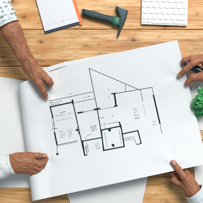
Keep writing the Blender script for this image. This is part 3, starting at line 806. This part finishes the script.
def build_people():
    zt = lambda x, y, r: zp(x, y) * 1000 + r
    # ---- left person, upper arm: thumb lies on the sheet, index bent beside it
    dzA = 20
    bones = [((0, 6, 122, 0), 35, (11.5, 33, 112, 0), 32, 6), ((11.5, 33, 112, 0), 32, (22.5, 55, 98, 0), 23.5, 14), ((22.5, 55, 98, 0), 23, (29, 65, 88, 0), 22, 10),
             ((24, 53, 100, 0), 20, (31, 63.5, 90, 0), 20, 12), ((14, 30, 114, 0), 27, (21, 46, 106, 0), 22, 14),
             ((29.5, 66, 86, 0), 21, (34.6, 74.5, 80, 0), 19.5, 14), ((32, 66, 84, 0), 19, (43.4, 75.0, 78, 0), 14.5, 14), ((30, 66, 70, 0), 20, (40, 75, 56, 0), 15, 14),
             ((30, 67, 78, 0), 20, (38.5, 77.5, 72, 0), 15, 16), ((29, 68, 70, 0), 19, (34, 77, 64, 0), 15, 16),
             ((31.5, 61.8, 106, 0), 8, (32.4, 63.4, 104, 0), 8, 12)]
    t = zt(46, 97, 9) - dzA
    dig = [dict(j=[(33.6, 74.5, 80, 19), (39.2, 83.0, 75, 14.8), (43.2, 90.6, max(60, t + 9), 12.6), (45.9, 97, t + .5, 9.4)], web=38, up=(.45, .15, 1)),
           dict(j=[(43.0, 76.0, 78, 15.5), (48.6, 80.6, 72, 13.2), (50.4, 83.2, 58, 11.6), (49.6, 85.0, zt(50, 85, 9) - dzA, 9.6)], up=(1, .2, .5), nail=False),
           dict(j=[(42, 75, 62, 12.5), (47.4, 79.0, 56, 10.5), (48.5, 80.4, 46, 9), (48.4, 81, 40, 8)], nail=False),
           dict(j=[(40.6, 74.6, 52, 12), (45.2, 77.6, 46, 10), (46.0, 78.2, 34, 8.6), (45.4, 78.4, 26, 8)], nail=False),
           dict(j=[(39, 74.4, 44, 11), (42.6, 76.6, 38, 9), (43.2, 77, 28, 8), (42.6, 77, 22, 7)], nail=False)]
    veins = [(2.6, 1.1, [(31, 66), (36, 70), (42, 74)]), (2.2, .8, [(30, 65), (33, 72), (36.5, 80)]), (1.8, .4, [(27, 54), (30, 61), (34, 67), (38, 73)]), (1.7, .35, [(20, 40), (23, 50), (27, 60)]), (1.8, .7, [(33, 69), (37, 75), (40, 78)])]
    A = arm_mesh(bones, dig, dzA, veins)
    # ---- left person, lower arm: pinching the curled margin
    dzB = 4
    zb = 84
    bones = [((-4, 166, 84, 0), 30, (10, 163.2, zb, 0), 29, 8), ((10, 161, zb + 2, 0), 22, (18, 160, zb + 4, 0), 22, 12), ((10, 166, zb, 0), 22, (18, 166, zb, 0), 22, 12),
             ((17, 160, zb + 4, 0), 21, (30, 160, zb - 2, 0), 15, 16), ((17, 163, zb + 2, 0), 21, (30, 163.6, zb - 4, 0), 15, 16), ((17, 166.5, zb - 2, 0), 20, (28.5, 167.6, zb - 8, 0), 14, 16),
             ((17, 168.5, zb - 6, 0), 16, (26.5, 170.3, zb - 14, 0), 12.5, 14), ((17, 158.5, zb, 0), 17, (26, 155.8, zb - 4, 0), 14, 16)]
    t = zt(46, 156, 8) - dzB
    dig = [dict(j=[(21, 157.6, zb - 2, 16), (29.2, 155.4, zb - 4, 12.5), (38.2, 155.6, t + 22, 10.8), (45.2, 155.9, t + 12, 8.6)], web=34, up=(.2, .3, 1)),
           dict(j=[(30, 160.6, zb - 2, 13), (39.8, 164.2, zb - 10, 10.8), (44.3, 161.8, t + 14, 9.4), (46.6, 158.7, t + 3, 8.0)], up=(.7, -.7, .6), nail=False),
           dict(j=[(29.8, 164.4, zb - 6, 13), (38.6, 168.3, zb - 17, 10.6), (42.6, 166.2, t + 6, 9), (44.0, 162.6, t + 1, 8)], up=(.7, -.7, .6), nail=False),
           dict(j=[(28.4, 168, zb - 10, 12.5), (35.4, 171.2, zb - 24, 10), (39.2, 169.2, t, 8.6), (40.6, 166.0, t - 1, 7.8)], nail=False),
           dict(j=[(26.4, 170.6, zb - 16, 11), (31.4, 173.0, zb - 28, 8.8), (34.8, 171.8, t, 7.8), (36.4, 169.6, t - 2, 7)], nail=False)]
    veins = [(2.6, .8, [(19, 161), (24, 160.2), (29, 160.8)]), (2.6, .55, [(21, 163.9), (25, 164.3), (28.5, 164.6)]), (2.4, .4, [(22, 166.9), (27, 168)]), (1.8, .7, [(14, 158), (19, 161.9), (25, 162.4), (31, 162.4)]),
             (1.7, .5, [(16, 168.6), (20, 166.4), (23, 162.6)]), (2.6, 1.0, [(18, 158), (24, 156.4), (29, 155.6)])]
    for c in ((30.4, 160.4, zb + 5), (29.8, 164.2, zb + 1), (28.2, 167.8, zb - 3)): bones.append((c + (0,), 10, (c[0] + .2, c[1], c[2], 0), 10, 9))
    B = arm_mesh(bones, dig, dzB, veins)
    hair_arm = A
    o = body('person', 'person in a patterned pale shirt gripping the curled left side of the plan', [A, B], M_skinA, [(3, 15, 140, 20), (-14, -16, 150, 34), (-42, -34, 185, 40), (-70, -30, 230, 46), (-88, 30, 250, 70), (-92, 75, 255, 80), (-88, 120, 240, 70), (-70, 176, 170, 46), (-34, 178, 115, 38), (-4, 168, 88, 22)])
    yoke(o, [(-62, -33, 215, 62), (-74, -22, 235, 72), (-88, 30, 250, 86), (-92, 75, 255, 94), (-88, 120, 240, 86), (-76, 166, 180, 72), (-62, 177, 150, 60)], M_shirt)
    rnd = random.Random(9); bm = bmesh.new(); V = A[0]; ax = V3((29, 65, 0)) - V3((8, 25, 0)); ax /= np.linalg.norm(ax); across = np.array((-ax[1], ax[0], 0))
    e0 = V3((8, 26, 134)); L_ = np.linalg.norm((V3((31, 68, 134)) - e0)); al = (V - e0) @ ax; pick = np.nonzero((al > .002) & (al < L_) & (V[:, 2] > .095))[0]
    for i in rnd.sample(list(pick), min(len(pick), 900)):
        p = V[i]; ang = rnd.gauss(.35, .35); d = ax * math.cos(ang) + across * math.sin(ang); l = rnd.uniform(.005, .012); q0 = None
        pts = [p + d * l * t + across * rnd.uniform(-.0006, .0006) + np.array((0, 0, .0002 + .0016 * t * (1 - .7 * t))) for t in (0, .35, .7, 1)]
        w_ = [.00013, .00012, .00008, .00002]; nrm = np.array((-d[1], d[0], 0))
        vs_ = [(bm.verts.new(q + nrm * w), bm.verts.new(q - nrm * w)) for q, w in zip(pts, w_)]
        for a_, b_ in zip(vs_, vs_[1:]): bm.faces.new((a_[0], a_[1], b_[1], b_[0]))
    bm_obj('arm_hair', bm, plain('dark_hair', (.03, .014, .008), .6), o)
    sleeve(o, [(8.0, 25.4, 134, 41), (2, 14, 140, 45), (-14, -16, 150, 50), (-42, -34, 185, 58), (-70, -30, 230, 66)], M_shirt, 12, 1.0)
    sleeve(o, [(13.2, 163.3, 84, 37.5), (4, 166.5, 86, 43), (-10, 171, 90, 50), (-34, 178, 110, 56), (-70, 176, 160, 66)], M_shirt3, 10, 4.0)

    # ---- right person, upper hand: index laid along the sheet, marker under it
    dzA = 14; t = zt(178.6, 76, 8) - dzA
    bones = [((226, 60, 92, 0), 28, (212, 62, 84, 0), 24, 8), ((214, 58, 84, 0), 20, (203, 58.6, 74, 0), 14, 14), ((214, 63, 78, 0), 20, (204, 60, 66, 0), 14, 14),
             ((214, 66, 70, 0), 20, (206, 66, 58, 0), 14, 14), ((214, 68, 68, 0), 18, (206, 73, 60, 0), 13, 14)]
    dig = [dict(j=[(203, 59, 76, 15), (192.8, 63.4, 74, 12.4), (185.6, 69.6, 60, 10.8), (179.4, 75.6, t + 1, 8.8)], up=(-.25, -.1, 1), web=30),
           dict(j=[(204, 57.6, 66, 13), (191, 58.4, 62, 10.6), (184.4, 60.2, 52, 9.8), (182.8, 63.6, 38, 8.6)], nail=False),
           dict(j=[(206, 58, 54, 12.5), (194, 59.6, 46, 10), (188, 61.4, 34, 9), (187.4, 64.6, 26, 8)], nail=False),
           dict(j=[(208, 60, 44, 11), (198, 61, 34, 8.8), (193, 62.6, 26, 8), (192, 65, 20, 7.2)], nail=False),
           dict(j=[(210, 73, 62, 22), (201, 76.8, 57, 17.5), (192.6, 77.6, 49, 13.8), (187.6, 82.8, 36, 10.4)], web=34, up=(-.5, -.6, .5), nail=False)]
    veins = [(2.4, .9, [(203, 56.6), (198, 59), (193, 62)]), (1.8, .7, [(206, 62), (201, 61), (196, 62)])]
    A = arm_mesh(bones, dig, dzA, veins)
    # ---- right person, lower hand: thumb on the sheet, fingers curled below it
    dzB = 14; t = zt(172.6, 162.2, 9) - dzB
    bones = [((214, 216, 64, 0), 29, (198, 198, 62, 0), 26, 8), ((198, 198, 62, 0), 25, (192, 190, 60, 0), 24, 12), ((193, 189, 64, 0), 20, (186, 179.6, 66, 0), 15, 16),
             ((191, 191, 58, 0), 20, (183.4, 184.4, 50, 0), 13.5, 16), ((193, 190, 50, 0), 19, (187, 181, 38, 0), 13, 16), ((194, 188, 54, 0), 18, (191.6, 179.4, 46, 0), 12.5, 14)]
    dig = [dict(j=[(189.5, 184, 66, 17), (184.0, 176.6, 72, 13.4), (178.0, 168.8, t + 6, 11.6), (173.0, 162.2, t + 1, 9.2)], web=36, up=(.2, -.2, 1)),
           dict(j=[(183.4, 184, 50, 13), (176.2, 181.6, 44, 10.8), (173.4, 179.6, 40, 9.6), (176.4, 176.6, 40, 8.6)], nail=False, up=(-1, 0, .5)),
           dict(j=[(184.4, 182.6, 40, 12.5), (176, 177.6, 32, 10.4), (172.6, 173.4, 32, 9.4), (173.6, 169.6, 36, 8.4)], nail=False),
           dict(j=[(187, 180.4, 36, 12), (180.4, 173.6, 30, 10), (177.4, 169.0, 32, 9), (178, 165.2, 36, 8)], nail=False),
           dict(j=[(191, 179.6, 42, 11.5), (187.4, 173.4, 38, 9), (184.6, 168.8, 36, 8), (184.2, 165.4, 38, 7)], nail=False)]
    veins = [(2.6, 1.0, [(192, 189), (187.5, 182), (183, 175)]), (1.8, .7, [(193, 194), (188, 188), (186, 183), (181.5, 181)]), (2.4, 1.0, [(193, 188), (190, 181), (188, 176)]), (1.7, .7, [(194, 190), (192, 184), (189, 180)])]
    B = arm_mesh(bones, dig, dzB, veins)
    o = body('person', 'person in a plain pale blue shirt holding the right side of the plan', [A, B], M_skinB, [(224, 60, 106, 20), (262, 62, 140, 38), (290, 74, 200, 46), (302, 100, 240, 66), (306, 135, 255, 76), (302, 170, 245, 66), (290, 200, 210, 46), (258, 226, 140, 40), (204, 204, 78, 20)])
    yoke(o, [(284, 71, 185, 60), (293, 80, 210, 68), (302, 100, 240, 82), (306, 135, 255, 92), (302, 170, 245, 82), (293, 194, 215, 70), (284, 205, 190, 60)], M_shirt2)
    sleeve(o, [(222, 60.6, 104, 36), (232, 60, 108, 42), (262, 62, 130, 52), (290, 74, 190, 64)], M_shirt2, 30, 2.0)
    sleeve(o, [(193.4, 191.2, 75, 35.5), (202, 202, 77, 42), (222, 224, 90, 50), (258, 226, 130, 58), (290, 200, 200, 66)], M_shirt2, 30, 6.0)
build_people()

# ---------------------------------------------------------------- marker in the right person's upper hand
def build_marker():
    root = empty('marker_pen', P(192, 68, .055)); tag(root, 'thick black marker pen held under the index finger at upper right', 'pen')
    A, B = V3((183.8, 61.8, 60)), V3((212.5, 78.2, 56)); d = (B - A); L = np.linalg.norm(d); d /= L
    u = np.cross(d, (0, 0, 1)); u /= np.linalg.norm(u); w = np.cross(u, d)
    def tube(st):
        bm = bmesh.new(); loft(bm, [[Vector(A + d * s + r * (math.cos(t) * u + math.sin(t) * w)) for t in np.linspace(0, 2 * math.pi, 33)[:-1]] for s, r in st]); return bm
    bm_obj('barrel', tube([(.046, .0130), (.047, .0140), (L - .002, .0140), (L, .012)]), M_black, root, True)
    bm_obj('cap', tube([(0, .007), (.001, .0110), (.006, .0140), (.044, .0148), (.0455, .0142)]), M_black, root, True)
build_marker()
